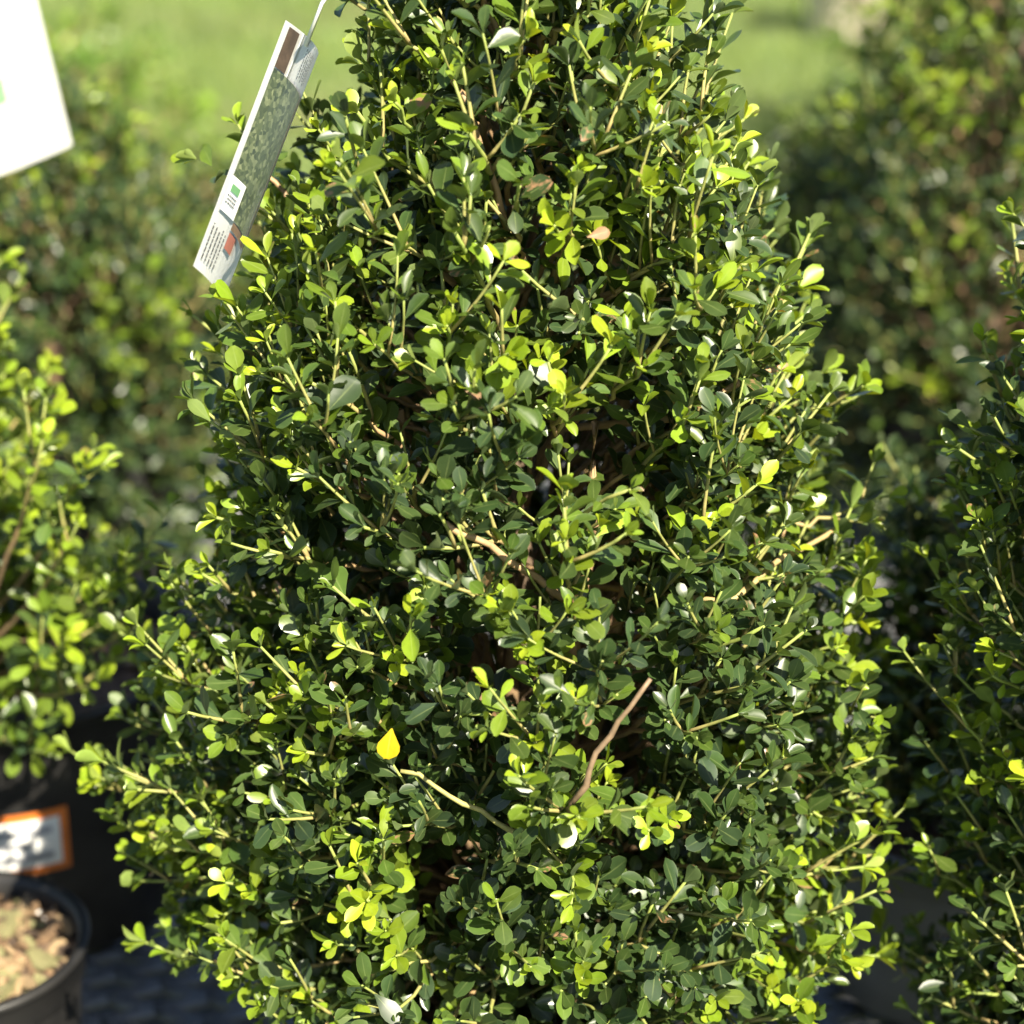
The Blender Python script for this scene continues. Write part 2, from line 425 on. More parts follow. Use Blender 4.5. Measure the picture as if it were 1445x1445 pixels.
class Shrub:
    """an evergreen shrub: trunk, limbs, shoots with spiralled leaves. Local origin = stem foot."""
    def __init__(s, loc, profile, seed, leaf=0.0165, lumps=0.09, squash=1.0):
        s.loc = np.array(loc, float); s.prof = np.array(profile, float); s.rng = np.random.default_rng(seed)
        s.leaf = leaf; s.lv = Leaves(); s.shoots = []; s.twigs = []; s.lumps = lumps; s.squash = squash
        s.ph = s.rng.uniform(0, 6.28, 8)
        s.zmin, s.zmax = s.prof[0, 0], s.prof[-1, 0]
    def rad(s, z, phi):
        r = np.interp(z, s.prof[:, 0], s.prof[:, 1])
        h = s.zmax - s.zmin; t = (z - s.zmin) / h
        n = (math.sin(3 * phi + s.ph[0] + 5 * t) + math.sin(5 * phi + s.ph[1] - 9 * t) + math.sin(2 * phi + s.ph[2] + 14 * t)
             + 0.8 * math.sin(9 * phi + s.ph[3] + 21 * t) + 0.7 * math.sin(7 * phi + s.ph[4] - 30 * t)) / 4.5
        return r * (1 + s.lumps * 1.6 * n)
    def leaf_run(s, P, a0, flush, n_tip=4, spacing=0.0068, big=1.0, age_base=0.0, sparse=0.0):
        """leaves spiralled along polyline P from fraction a0, then a tuft at the tip"""
        rng = s.rng
        seg = np.linalg.norm(np.diff(P, axis=0), axis=1); cum = np.concatenate([[0], np.cumsum(seg)]); tot = cum[-1]
        step = spacing * s.leaf / 0.0165
        m = max(1, int((1 - a0) * tot / step))
        x = a0 * tot + (np.arange(m) + rng.uniform(-0.3, 0.3, m)) * step
        x = np.clip(x, 0, tot * 0.99)
        if sparse: x = x[rng.random(m) > sparse]
        m = len(x); k = m + n_tip
        x = np.concatenate([x, np.full(n_tip, tot)]); tipm = np.arange(k) >= m
        p = np.stack([np.interp(x, cum, P[:, i]) for i in range(3)], 1)
        jj = np.clip(np.searchsorted(cum, x) - 1, 0, len(P) - 2)
        T = (P[jj + 1] - P[jj]) / (seg[jj][:, None] + 1e-9)
        phi = rng.uniform(0, 6.28) + 2.4 * np.arange(k) + rng.normal(0, 0.35, k)
        A = np.cross(T, [0.3, 0.5, 0.81]); A /= np.linalg.norm(A, axis=1, keepdims=True) + 1e-9
        B = np.cross(T, A)
        rd = np.cos(phi)[:, None] * A + np.sin(phi)[:, None] * B
        u = x / tot
        ang = np.where(tipm, rng.uniform(R(12), R(50), k), rng.uniform(R(42), R(78), k))[:, None]
        d = T * np.cos(ang) + rd * np.sin(ang) + 0.18 * rng.normal(0, 1, (k, 3)) + 0.10 * UPV
        nn = T * np.sin(ang) - rd * np.cos(ang) + 0.45 * UPV + 0.25 * s.sunward + 0.24 * rng.normal(0, 1, (k, 3))
        L = s.leaf * big * rng.uniform(0.62, 1.25, k) * np.where(tipm, rng.uniform(0.45, 0.9, k), np.where(u > 0.85, 0.88, 1.0))
        age = age_base + flush * (0.25 + 0.75 * u ** 2) * np.where(tipm, 1.12, 1.0) + rng.normal(0, 0.05, k)
        s.lv.add(p + rd * 0.0008, d, nn, L, L * rng.uniform(0.72, 1.10, k), np.clip(age, 0, 1), rng.integers(0, 6, k))
    sunward = np.array([0.3, -0.3, 0.5])
    def shoot(s, tip, tdir, core, L_leafy, flush, sides=4, thick=0.0019, age_base=0.0, side_len=(0.022, 0.05), sag=0.0, sparse=0.0):
        rng = s.rng
        dist = np.linalg.norm(tip - core)
        P = bez(core, core + (tip - core) * 0.3 + UPV * 0.02 + rng.normal(0, 0.008, 3), tip - tdir * dist * 0.45 - UPV * sag + rng.normal(0, 0.006, 3), tip, 16)
        P[1:-1] += rng.normal(0, 0.0011, (14, 3))
        seg = np.linalg.norm(np.diff(P, axis=0), axis=1); tot = seg.sum(); cum = np.concatenate([[0], np.cumsum(seg)]) / tot
        a0 = max(0.12, 1 - L_leafy / tot)
        r = thick * (1.15 - 0.72 * cum); ag = np.clip(0.28 + 0.75 * (cum - a0) / max(0.05, 1 - a0) + rng.normal(0, 0.1), 0.15, 1)
        s.twigs.append((P, r, ag))
        s.leaf_run(P, a0, flush, 5, age_base=age_base, sparse=sparse)
        for k in range(sides):
            f = 1 - (1 - a0) * rng.uniform(0.06, 1.0)
            i = min(14, int(np.searchsorted(cum, f))); i = max(1, i)
            T = unit(P[i] - P[i - 1]); rd = unit(np.cross(T, rng.normal(0, 1, 3)))
            if rd @ UPV < -0.25: rd = -rd
            d = unit(T * rng.uniform(0.5, 0.9) + rd * rng.uniform(0.5, 0.9) + 0.12 * UPV)
            ln = rng.uniform(*side_len)
            Q = bez(P[i], P[i] + d * ln * 0.35, P[i] + d * ln * 0.7 + T * ln * 0.06, P[i] + d * ln * 0.95 + (T + UPV * 0.4) * ln * 0.16, 5)
            s.twigs.append((Q, np.linspace(0.0011, 0.0007, 5) * thick / 0.0019, np.linspace(0.55, 1, 5)))
            s.leaf_run(Q, 0.12, flush * rng.uniform(0.5, 1.1), 4, age_base=age_base, sparse=sparse)
    def grow(s, n_shoots, flush_fn, sides=4, over=(0.0, 0.035), leafy=(0.07, 0.13), inner=0.0, thick=0.0019, wild=0.12, up_bias=0.0, sparse=0.0):
        rng = s.rng
        zs = np.linspace(s.zmin, s.zmax, 200); wgt = np.interp(zs, s.prof[:, 0], s.prof[:, 1]) + 0.02
        cdf = np.cumsum(wgt); cdf /= cdf[-1]
        for k in range(n_shoots):
            z = float(np.interp((k + rng.random()) / n_shoots, cdf, zs)); phi = (k * 2.39996 + rng.normal(0, 0.12)) % 6.28319
            t = (z - s.zmin) / (s.zmax - s.zmin)
            ro = s.rad(z, phi)
            e = np.array([math.cos(phi), math.sin(phi) * s.squash, 0])
            depth = rng.random() < inner
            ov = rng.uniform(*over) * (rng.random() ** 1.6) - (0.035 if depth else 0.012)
            if rng.random() < wild: ov += rng.uniform(0.006, 0.018)
            up = 0.18 + 0.85 * t + up_bias + rng.normal(0, 0.17)
            tang = np.array([-math.sin(phi), math.cos(phi), 0]) * rng.normal(0, 0.30)
            td = unit(e * (1 - 0.45 * t) + UPV * up + tang)
            tip = e * max(0.01, ro) + UPV * z + td * ov
            rc = 0.10 * ro + 0.012; zc = max(0.02, z - ro * rng.uniform(0.35, 0.75) - 0.03)
            core = np.array([math.cos(phi) * rc, math.sin(phi) * rc, zc])
            fl = flush_fn(tip, rng)
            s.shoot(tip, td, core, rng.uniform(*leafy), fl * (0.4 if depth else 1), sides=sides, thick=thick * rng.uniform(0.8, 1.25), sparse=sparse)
    def build(s, name, label, cat, group, mat=None, n_leaf=0, n_twig=0, templates=VAR_HI, limbs=7, trunk_r=0.012):
        mat = mat or MAT_LEAF
        s.lv.arrays()
        if hasattr(s, 'lv_clear'):      # the hanging tag pushes the leaves in front of it aside
            A_, X_, Y_, N_, W_, H_ = s.lv_clear
            def blocked(P):
                q = P + s.loc - A_
                eye = np.array([0, 0, CAM_Z]) - A_
                t = (q @ N_) / ((q - eye) @ N_)                   # sight line meets the card plane
                hit = q + (eye - q) * t[..., None]
                x, y, n_ = hit @ X_, -(hit @ Y_), q @ N_
                return (x > -0.012) & (x < W_ * 0.60) & (y > -0.006) & (y < H_ * 0.90) & (n_ > -0.010)
            mid = s.lv.o + s.lv.d * (s.lv.L * 0.6)[:, None]
            keep = ~(blocked(mid) | blocked(s.lv.o + s.lv.d * s.lv.L[:, None]))
            for a_, b_, da, db in s.stem_clear:      # gaps in the leaves where a bare stem shows
                a_, b_ = np.array(a_, float), np.array(b_, float)
                for f_ in (0.25, 0.6, 1.0):
                    u_, v_, dp = project(s.lv.o + s.loc + s.lv.d * (s.lv.L * f_)[:, None])
                    q = np.stack([u_, v_], 1) - a_; ab = b_ - a_
                    t_ = np.clip(q @ ab / (ab @ ab), 0, 1)
                    keep &= ~((np.linalg.norm(q - t_[:, None] * ab, axis=1) < 11) & (dp < da + (db - da) * t_ + 0.003))
            for nm in ('o', 'd', 'n', 'x', 'L', 'W', 'age', 'var'): setattr(s.lv, nm, getattr(s.lv, nm)[keep])
            s.twigs = [t for t in s.twigs if not blocked(t[0][len(t[0]) // 2:]).any()]
        root = empty(name, s.loc)
        tag(root, label, cat, group)
        rng = s.rng
        H = s.zmax
        # trunk and limbs
        zz = np.linspace(-0.02, H * 0.72, 10)
        tp = np.stack([0.006 * np.sin(zz * 14 + s.ph[5]), 0.006 * np.cos(zz * 11 + s.ph[6]), zz], 1)
        link('trunk', tubes([(tp, np.linspace(trunk_r, trunk_r * 0.35, 10), np.full(10, 0.05))], 'trunk', 9), None, root)
        for k in range(limbs):
            a = k * 2.4 + s.ph[7]; rr = np.interp(H * 0.6, s.prof[:, 0], s.prof[:, 1]) * rng.uniform(0.35, 0.6)
            b0 = np.array([0, 0, rng.uniform(0.005, 0.05)]); b1 = np.array([math.cos(a) * rr, math.sin(a) * rr, H * rng.uniform(0.45, 0.8)])
            P = bez(b0, b0 + (b1 - b0) * np.array([0.6, 0.6, 0.2]), b1 - UPV * 0.1, b1, 12)
            P[1:] += rng.normal(0, 0.002, (11, 3))
            link('limb', tubes([(P, np.linspace(trunk_r * 0.62, trunk_r * 0.2, 12), np.linspace(0.08, 0.4, 12))], 'limb', 8), None, root)
        # which leaves and twigs show largest in the photograph
        lv = s.lv; N = len(lv.o)
        ids = np.arange(N); chosen = np.zeros(0, int)
        if n_leaf:
            ctr = lv.o + s.loc
            pts = np.stack([ctr + lv.d * (lv.L * f)[:, None] + lv.x * (lv.W * 0.2 * g)[:, None] for f, g in ((.3, 0), (.5, -.9), (.5, .9), (.7, 0), (.85, -.5), (.85, .5), (1, 0))], 1)
            u, v, dep = project(pts)
            gi = np.clip((u // 7).astype(int) + 20, 0, 259); gj = np.clip((v // 7).astype(int) + 20, 0, 259)
            zb = np.full((260, 260), 99.0)
            np.minimum.at(zb, (gi.ravel(), gj.ravel()), dep.ravel())
            vis = (dep < zb[gi, gj] + 0.004).mean(1)
            inside = (u > 0).all(1) & (u < PX).all(1) & (v > 0).all(1) & (v < PX).all(1)
            vd = ctr - np.array([0, 0, CAM_Z]); vd /= np.linalg.norm(vd, axis=1, keepdims=True)
            score = lv.L * lv.W * np.abs((lv.n * vd).sum(1)) * vis ** 2 * inside
            chosen = np.argsort(-score)[:n_leaf]
            for i in chosen:
                o = bpy.data.objects.new('leaf', LEAF_MESH[lv.var[i]])
                C.objects.link(o); o.parent = root
                M = Matrix.Identity(4)
                for r_ in range(3):
                    M[r_][0] = lv.x[i, r_] * lv.W[i]; M[r_][1] = lv.d[i, r_] * lv.L[i]; M[r_][2] = lv.n[i, r_] * lv.L[i]; M[r_][3] = lv.o[i, r_]
                o.matrix_local = M
                o['age'] = float(lv.age[i])
        rest = np.setdiff1d(ids, chosen)
        tag(link('foliage', joined_leaves(lv, rest, templates, 'foliage', mat), None, root), kind='stuff')
        order = sorted(range(len(s.twigs)), key=lambda i: (-(len(s.twigs[i][0]) > 6), (project(s.twigs[i][0][-1] + s.loc)[2])))
        for i in order[:n_twig]:
            link('branch', tubes([s.twigs[i]], 'branch', 7), None, root)
        if order[n_twig:]:
            tag(link('twigs', tubes([s.twigs[i] for i in order[n_twig:]], 'twigs', 5), None, root), kind='stuff')
        s.root = root
        return root

# ------------------------------------------------------------------ setting: ground, path
GZ = -0.62
bm = bmesh.new()
bmesh.ops.create_grid(bm, x_segments=60, y_segments=60, size=120)
tag(link('ground', bm_mesh('ground', bm), MAT_LAWN, None, (0, 40, GZ)), kind='structure')
bm = bmesh.new()
vs = [bm.verts.new((x, y, 0)) for x, y in ((-3.2, 6.0), (-1.0, 5.55), (-0.55, 5.9), (-0.9, 6.5), (-3.2, 7.2))]
bm.faces.new(vs)
tag(link('path', bm_mesh('path', bm), MAT_GRAVEL, None, (0, 0, GZ + 0.006)), kind='structure')

bm = bmesh.new()
bmesh.ops.create_grid(bm, x_segments=4, y_segments=4, size=1.0)
for v in bm.verts: v.co = (v.co.x * 1.75, v.co.y * 1.45, 0)
tag(link('ground_cloth', bm_mesh('ground_cloth', bm), plain('weed_cloth', (0.035, 0.035, 0.036), 0.85, 0.4, 40, 0.3), None, (0, 1.6, GZ + 0.004)), kind='structure')

rng = np.random.default_rng(5)
NB = 42000
gx = rng.uniform(-3.6, 3.6, NB); gy = rng.uniform(3.1, 11.5, NB) ; keep = np.abs(gx) < 0.40 * gy + 0.6
gx, gy = gx[keep], gy[keep]; n = len(gx)
a = rng.uniform(0, 6.28, n); h = rng.uniform(0.03, 0.09, n); wd = rng.uniform(0.003, 0.006, n)
lean = rng.normal(0, 0.025, (n, 2))
b = np.stack([gx, gy, np.zeros(n)], 1); sd = np.stack([np.cos(a), np.sin(a), np.zeros(n)], 1) * wd[:, None]
mid = b + np.stack([lean[:, 0] * .4, lean[:, 1] * .4, h * .6], 1); tp = b + np.stack([lean[:, 0], lean[:, 1], h], 1)
V = np.stack([b - sd, b + sd, mid + sd * .7, mid - sd * .7, tp], 1).reshape(-1, 3)
k = np.arange(n)[:, None] * 5
me = mesh_np('grass', V, [k + np.array([[0, 1, 2, 3]]), k + np.array([[3, 2, 4]])])
me.uv_layers.new(name='UVMap')
at = me.attributes.new('age', 'FLOAT', 'POINT'); at.data.foreach_set('value', np.repeat(rng.beta(2, 2, n), 5).astype(np.float32))
me.materials.append(MAT_GRASS)
tag(link('grass', me, None, None, (0, 0, GZ)), 'short green lawn grass beyond the metal bench', 'grass', kind='stuff')

# ------------------------------------------------------------------ bench of expanded metal
BX0, BX1, BY0, BY1 = -1.25, 1.25, 0.45, 2.75
bench = tag(empty('nursery_bench', (0, 1.6, GZ)), 'grey expanded metal bench that carries all the potted shrubs', 'bench')
def build_mesh_deck():
    cw, ch, sw, th = 0.078, 0.030, 0.0095, 0.0025       # diamond length, height, strand width, thickness
    VV, FF, off = [], [], 0
    ni, nj = int((BX1 - BX0) / cw), int((BY1 - BY0) / ch)
    base = np.array([(-1, -1, -1), (1, -1, -1), (1, 1, -1), (-1, 1, -1), (-1, -1, 1), (1, -1, 1), (1, 1, 1), (-1, 1, 1)], float) * 0.5
    fc = np.array([(4, 5, 6, 7), (3, 2, 1, 0), (0, 1, 5, 4), (1, 2, 6, 5), (2, 3, 7, 6), (3, 0, 4, 7)])
    I, J = np.meshgrid(np.arange(ni), np.arange(nj), indexing='ij'); I, J = I.ravel(), J.ravel()
    cx, cy = BX0 + (I + 0.5) * cw, BY0 + (J + 0.5) * ch
    for qx, qy, sg in ((-.25, -.25, -1), (.25, -.25, 1), (-.25, .25, 1), (.25, .25, -1)):
        ln = math.hypot(cw / 2, ch / 2) * 1.16; an = math.atan2(ch / 2 * sg, cw / 2)
        ux, uy = math.cos(an), math.sin(an)
        loc = base * np.array([ln, sw, th])
        v = np.stack([loc[:, 0] * ux - loc[:, 1] * uy, loc[:, 0] * uy + loc[:, 1] * ux, loc[:, 2] + loc[:, 1] * 0.45], 1)
        P = v[None] + np.stack([cx + qx * cw, cy + qy * ch, np.full(len(I), -0.004 + 0.0007 * sg)], 1)[:, None]
        VV.append(P.reshape(-1, 3)); FF.append((fc[None] + (np.arange(len(I)) * 8)[:, None, None] + off).reshape(-1, 4)); off += len(I) * 8
    return mesh_np('mesh_deck', np.concatenate(VV), [np.concatenate(FF)], smooth=False)
o = link('mesh_deck', build_mesh_deck(), MAT_METAL, bench); o.location = (0, -1.6, -GZ); tag(o, kind='stuff')
def bench_bar(name, c, s):
    bm = bmesh.new(); vs = add_box(bm, (0, 0, 0), s)
    bmesh.ops.bevel(bm, geom=bm.edges[:], offset=0.003, segments=1, affect='EDGES')
    link(name, bm_mesh(name, bm), MAT_METAL, bench, (c[0], c[1] - 1.6, c[2] - GZ))
for y in (BY0 - 0.018, BY1 + 0.018): bench_bar('edge_bar', (0, y, -0.022), (BX1 - BX0 + 0.08, 0.034, 0.05))
for x in (BX0 - 0.018, BX1 + 0.018): bench_bar('edge_bar', (x, 1.6, -0.024), (0.034, BY1 - BY0 - 0.004, 0.046))
for x in (-0.62, 0.0, 0.62): bench_bar('cross_bar', (x, 1.6, -0.031), (0.03, BY1 - BY0 - 0.01, 0.04))
for x in (BX0 + 0.03, BX1 - 0.03):
    for y in (BY0 + 0.03, BY1 - 0.03): bench_bar('leg', (x, y, (GZ - 0.05) / 2), (0.045, 0.045, -GZ - 0.055))

# ------------------------------------------------------------------ pots
def make_pot(name, label, c, r, h, group=None, mat=None, soil_drop=0.03, chips=0, seed=1, chip_size=0.014, perlite=0):
    root = tag(empty(name, (c[0], c[1], 0.0)), label, 'plant pot', group)
    mat = mat or MAT_POT
    rb = r * 0.80; wl = 0.0022
    rr = lambda z: rb + (r * 0.965 - rb) * z / h
    V, F = lathe([(0.0005, 0.001), (rb - 0.006, 0.001), (rb, 0.005), (rr(h * .3), h * .3), (rr(h * .32), h * .32), (rr(h - 0.03), h - 0.03), (rr(h) - wl, h - 0.028), (rr(h) - wl, h - 0.03),
                  (rr(h * .3) - wl, h * .3), (rb - wl, 0.006), (0.0005, 0.006)], 72)
    link('pot_wall', mesh_np('pot_wall', V, [F]), mat, root)
    q = r - 0.0055
    V, F = lathe([(q - 0.004, h - 0.030), (r - 0.004, h - 0.031), (r - 0.0025, h - 0.028), (r - 0.0022, h - 0.009), (r + 0.002, h - 0.006), (r + 0.003, h - 0.002), (r + 0.001, h), (r - 0.004, h - 0.0008), (q - 0.0015, h - 0.006), (q - 0.004, h - 0.030)], 96)
    link('rim', mesh_np('rim', V, [F]), mat, root)
    # soil: uneven disc
    rg = np.random.default_rng(seed); zs = h - soil_drop
    rad = rr(zs) - wl - 0.0006
    rings, n = 16, 56
    V = [(0, 0, zs + 0.006)]
    for i in range(1, rings + 1):
        q2 = rad * i / rings
        for j in range(n):
            a = 2 * math.pi * j / n
            z = zs + 0.006 * (1 - (i / rings) ** 2) + (rg.normal(0, 0.0016) if i < rings else 0)
            V.append((q2 * math.cos(a), q2 * math.sin(a), z))
    T3 = np.array([(0, 1 + j, 1 + (j + 1) % n) for j in range(n)])
    Q4 = np.array([(1 + (i - 1) * n + j, 1 + i * n + j, 1 + i * n + (j + 1) % n, 1 + (i - 1) * n + (j + 1) % n) for i in range(1, rings) for j in range(n)])
    so = link('soil', mesh_np('soil', np.array(V), [T3, Q4]), MAT_SOIL, root)
    if chips:
        metas = []
        for m in MAT_CHIP:
            for q in range(2):
                bm = bmesh.new(); vs = add_box(bm, (0, 0, 0), (1, 0.5 + 0.2 * q, 0.16))
                bmesh.ops.subdivide_edges(bm, edges=bm.edges[:], cuts=1)
                for v in bm.verts: v.co += Vector(rg.normal(0, 0.07, 3)); v.co.z += 0.12 * v.co.x ** 2
                me = bm_mesh('bark_chip', bm); me.materials.append(m); metas.append(me)
        for k in range(chips):
            a, q2 = rg.uniform(0, 6.28), rad * math.sqrt(rg.random()) * 0.94
            o = bpy.data.objects.new('bark_chip', metas[int(rg.integers(0, len(metas)))]); C.objects.link(o); o.parent = so
            sc = chip_size * rg.uniform(0.5, 1.5) * (1.8 if rg.random() < 0.06 else 1)
            o.scale = (sc, sc * rg.uniform(0.6, 1.1), sc)
            o.rotation_euler = (rg.normal(0, 0.4), rg.normal(0, 0.35), rg.uniform(0, 6.28))
            o.location = (q2 * math.cos(a), q2 * math.sin(a), zs + 0.0075 * (1 - (q2 / rad) ** 2) + rg.uniform(0.001, 0.006))
    for k in range(perlite):
        a, q2 = rg.uniform(0, 6.28), rad * math.sqrt(rg.random()) * 0.95
        bm = bmesh.new(); bmesh.ops.create_icosphere(bm, subdivisions=1, radius=rg.uniform(0.0015, 0.004))
        for v in bm.verts: v.co *= rg.uniform(0.75, 1.2)
        link('perlite_grain', bm_mesh('perlite_grain', bm), MAT_PERLITE, so, (q2 * math.cos(a), q2 * math.sin(a), zs + 0.007))
    return root

MX, MY = 0.004, 1.07
main_pot = make_pot('plant_pot', 'black pot hidden under the big central shrub at bottom of photo', (MX, MY), 0.14, 0.235, 'black nursery pots', chips=130, seed=3, chip_size=0.012, perlite=40)
LP = at_z(32, 905, 0.235)          # rim centre of the pot under the left shrub
left_pot = make_pot('plant_pot', 'black pot in shade with orange edged sticker, under the left shrub', LP, 0.140, 0.235, 'black nursery pots', seed=4, chips=60)
FP = at_z(-52, 1326, 0.155)
front_pot = make_pot('plant_pot', 'small black pot of wood chips at the bottom left corner', FP, 0.083, 0.155, 'black nursery pots', seed=6, chips=290, chip_size=0.0125, soil_drop=0.020, perlite=5)
RPx, RPy = 0.378, 1.0
right_pot = make_pot('plant_pot', 'black pot buried under the right hand shrub', (RPx, RPy), 0.10, 0.16, 'black nursery pots', seed=8)
GP = at_z(1330, 1130, 0.16)
grey_pot = make_pot('plant_pot', 'sunlit grey pot in the gap between central and right shrubs', GP, 0.095, 0.16, None, MAT_GREYPOT, seed=9)

# ------------------------------------------------------------------ the central shrub
# hanging tag of the central shrub: far edge (415,32)-(285,375), near edge to the right of it
TA, TB = at_y(415, 32, 1.06), at_y(284, 378, 1.06)
ylen = np.linalg.norm(TA - TB); yv = unit(TA - TB)
wv = np.array([0.47, -0.88, 0.0]); wv = unit(wv - (wv @ yv) * yv)
TN = np.cross(wv, yv); TY, TX = yv, wv
TW, TH, CV = 0.052, float(ylen), 0.005
rngm = random.Random(11)
S = Shrub((MX, MY, 0.215), [(0.005, 0.180), (0.04, 0.217), (0.11, 0.224), (0.20, 0.210), (0.30, 0.190), (0.40, 0.166), (0.48, 0.134), (0.55, 0.100), (0.62, 0.066), (0.70, 0.025)], 7, leaf=0.0172, lumps=0.085)
def flush_main(tip, rng):
    left = max(0.0, min(1.0, (-tip[0] - 0.05) / 0.10))
    right = max(0.0, min(1.0, (tip[0] - 0.11) / 0.08))
    high = max(0.0, min(1.0, (tip[2] - 0.33) / 0.2))
    p = 0.38 + 0.52 * left + 0.32 * right + 0.24 * high
    if rng.random() < p: return rng.uniform(0.45, 0.98)
    return rng.uniform(0.04, 0.40) + 0.24 * left + 0.10 * right + 0.10 * high
S.grow(540, flush_main, sides=5, inner=0.30, over=(0.0, 0.026), thick=0.0018)
# the low shoot that reaches out at the lower left, and a few strays
def stray(px, py, z_or_y, core, flush, leafy=0.10, sides=1, thick=0.0017, td=None, sag=0.0, use_y=True):
    tip = (at_y(px, py, z_or_y)) - S.loc
    core = at_y(core[0], core[1], core[2]) - S.loc
    S.shoot(tip, unit(td if td is not None else tip - core), core, leafy, flush, sides=sides, thick=thick, sag=sag)
stray(205, 1330, 0.985, (560, 1418, 0.985), 0.60, 0.17, 1, 0.0021, td=(-0.8, 0, 0.45))
stray(195, 1140, 1.03, (520, 1240, 1.02), 0.60, 0.12, 3)
stray(200, 1020, 1.06, (470, 1150, 1.05), 0.35, 0.08, 2)
stray(335, 175, 1.09, (440, 330, 1.08), 0.6, 0.05, 1)
stray(285, 520, 1.06, (450, 620, 1.05), 0.55, 0.08, 1)
stray(1255, 700, 1.07, (1040, 780, 1.06), 0.8, 0.09, 2)
stray(1215, 555, 1.08, (1000, 640, 1.07), 0.7, 0.08, 2)
stray(1275, 1240, 1.05, (1040, 1290, 1.03), 0.7, 0.08, 1)
def surf_y(px, py, sink=0.0):
    """y of the crown surface under a photograph pixel"""
    y = MY - 0.26
    while y < MY:
        p = at_y(px, py, y) - S.loc
        if math.hypot(p[0], p[1]) < S.rad(p[2], math.atan2(p[1], p[0])) - sink: return y
        y += 0.002
    return MY
S.stem_clear = [((628, 738), (765, 826), 0.012, 0.045), ((572, 1092), (700, 1166), 0.0, 0.022), ((690, 200), (712, 320), 0.04, 0.06), ((918, 958), (812, 1126), -0.010, 0.012)]
S.stem_clear = [(a, b, project(at_y(*a, surf_y(*a) + sa))[2], project(at_y(*b, surf_y(*b) + sb))[2]) for a, b, sa, sb in S.stem_clear]
S.lv_clear = (TA, TX, TY, TN, TW, TH)
shrub = S.build('shrub', 'large dense central shrub in sharp focus, small glossy leaves, tapering upwards', 'shrub', None, n_leaf=299, n_twig=150, limbs=9, trunk_r=0.011)

def bare_stem(a, b, r, age, n=9, sink_a=0.0, sink_b=0.0, name='branch'):
    A = at_y(a[0], a[1], surf_y(*a) + sink_a) - S.loc; B = at_y(b[0], b[1], surf_y(*b) + sink_b) - S.loc
    P = np.linspace(A, B, n) + (np.sin(np.linspace(0, np.pi, n)) * 0.003)[:, None] * UPV; P[1:-1] += np.random.default_rng(int(a[0])).normal(0, 0.0010, (n - 2, 3))
    if name == 'branch':        # runs on to the trunk inside the crown
        P = np.concatenate([P, np.linspace(B, np.array([0, 0, max(0.03, B[2] - 0.04)]), 6)[1:]]); n += 5
    return link(name, tubes([(P, np.linspace(r * 0.75, r * 1.15, n) * (1 + 0.12 * (np.arange(n) % 3 == 1)), np.full(n, age))], name, 8), None, shrub)
bare_stem((628, 738), (800, 848), 0.0021, 0.40, sink_a=0.012, sink_b=0.055)
bare_stem((565, 1088), (745, 1190), 0.0015, 0.72, sink_a=0.0, sink_b=0.034)
tag(bare_stem((918, 958), (805, 1135), 0.0015, 0.12, sink_a=-0.010, sink_b=0.012, name='dead_twig'), 'bare reddish brown twig')
bare_stem((650, 130), (715, 320), 0.0019, 0.34, sink_a=0.03, sink_b=0.06)
bare_stem((1110, 515), (960, 590), 0.0020, 0.38, sink_a=0.025, sink_b=0.06)
bare_stem((1180, 745), (1030, 850), 0.0017, 0.55, sink_a=0.02, sink_b=0.05)
bare_stem((925, 1380), (975, 1445), 0.0018, 0.30, sink_a=0.0, sink_b=0.02)
# the yellow leaf and a few browned ones
def single_leaf(name, px, py, L, rot, mesh, lift=0.006, lab=None):
    p = at_y(px, py, surf_y(px, py) - lift)
    o = bpy.data.objects.new(name, mesh); C.objects.link(o); o.parent = shrub
    n = unit(np.array([0, 0, CAM_Z]) - p); xr = unit(np.cross([0, 0, 1], n)) ; up = np.cross(n, xr)
    d = up * math.cos(rot) + xr * math.sin(rot); n = unit(n + 0.25 * d); d = unit(d - (d @ n) * n); x = np.cross(d, n)
    p = p - S.loc - d * L * 0.5
    M = Matrix.Identity(4)
    for r_ in range(3): M[r_][0] = x[r_] * L; M[r_][1] = d[r_] * L; M[r_][2] = n[r_] * L; M[r_][3] = p[r_]
    o.matrix_local = M
    if lab: o['label'] = lab
    return o
single_leaf('yellow_leaf', 549, 1050, 0.0165, 3.35, YELLOW_MESH, 0.014, 'single bright yellow leaf')
BROWN_MESH = mesh_from_template(leaf_template(ROWS_HI, 0.5, 0.15, 0.26, 0.08, 0.03, 0.02), 'brown_leaf', MAT_BROWN)
for (px, py, rt) in ((672, 556, 1.9), (845, 330, 1.3)):
    single_leaf('brown_leaf', px, py, 0.0125, rt, BROWN_MESH, 0.004, 'browned leaf')

# ------------------------------------------------------------------ neighbour shrubs
def flush_hi(tip, rng): return rng.uniform(0.55, 1.0) if rng.random() < 0.75 else rng.uniform(0.2, 0.5)
def flush_lo(tip, rng): return rng.uniform(0.5, 0.95) if rng.random() < 0.38 else rng.uniform(0.0, 0.25)
def lit_top_tint(tip, rng):  # sunlit tops and shaded lower crowns put into the leaf colour by height
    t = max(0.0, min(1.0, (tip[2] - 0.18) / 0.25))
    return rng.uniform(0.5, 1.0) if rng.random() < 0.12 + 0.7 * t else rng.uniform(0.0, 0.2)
def flush_mid(tip, rng): return rng.uniform(0.3, 0.9) if rng.random() < 0.5 else rng.uniform(0.05, 0.3)

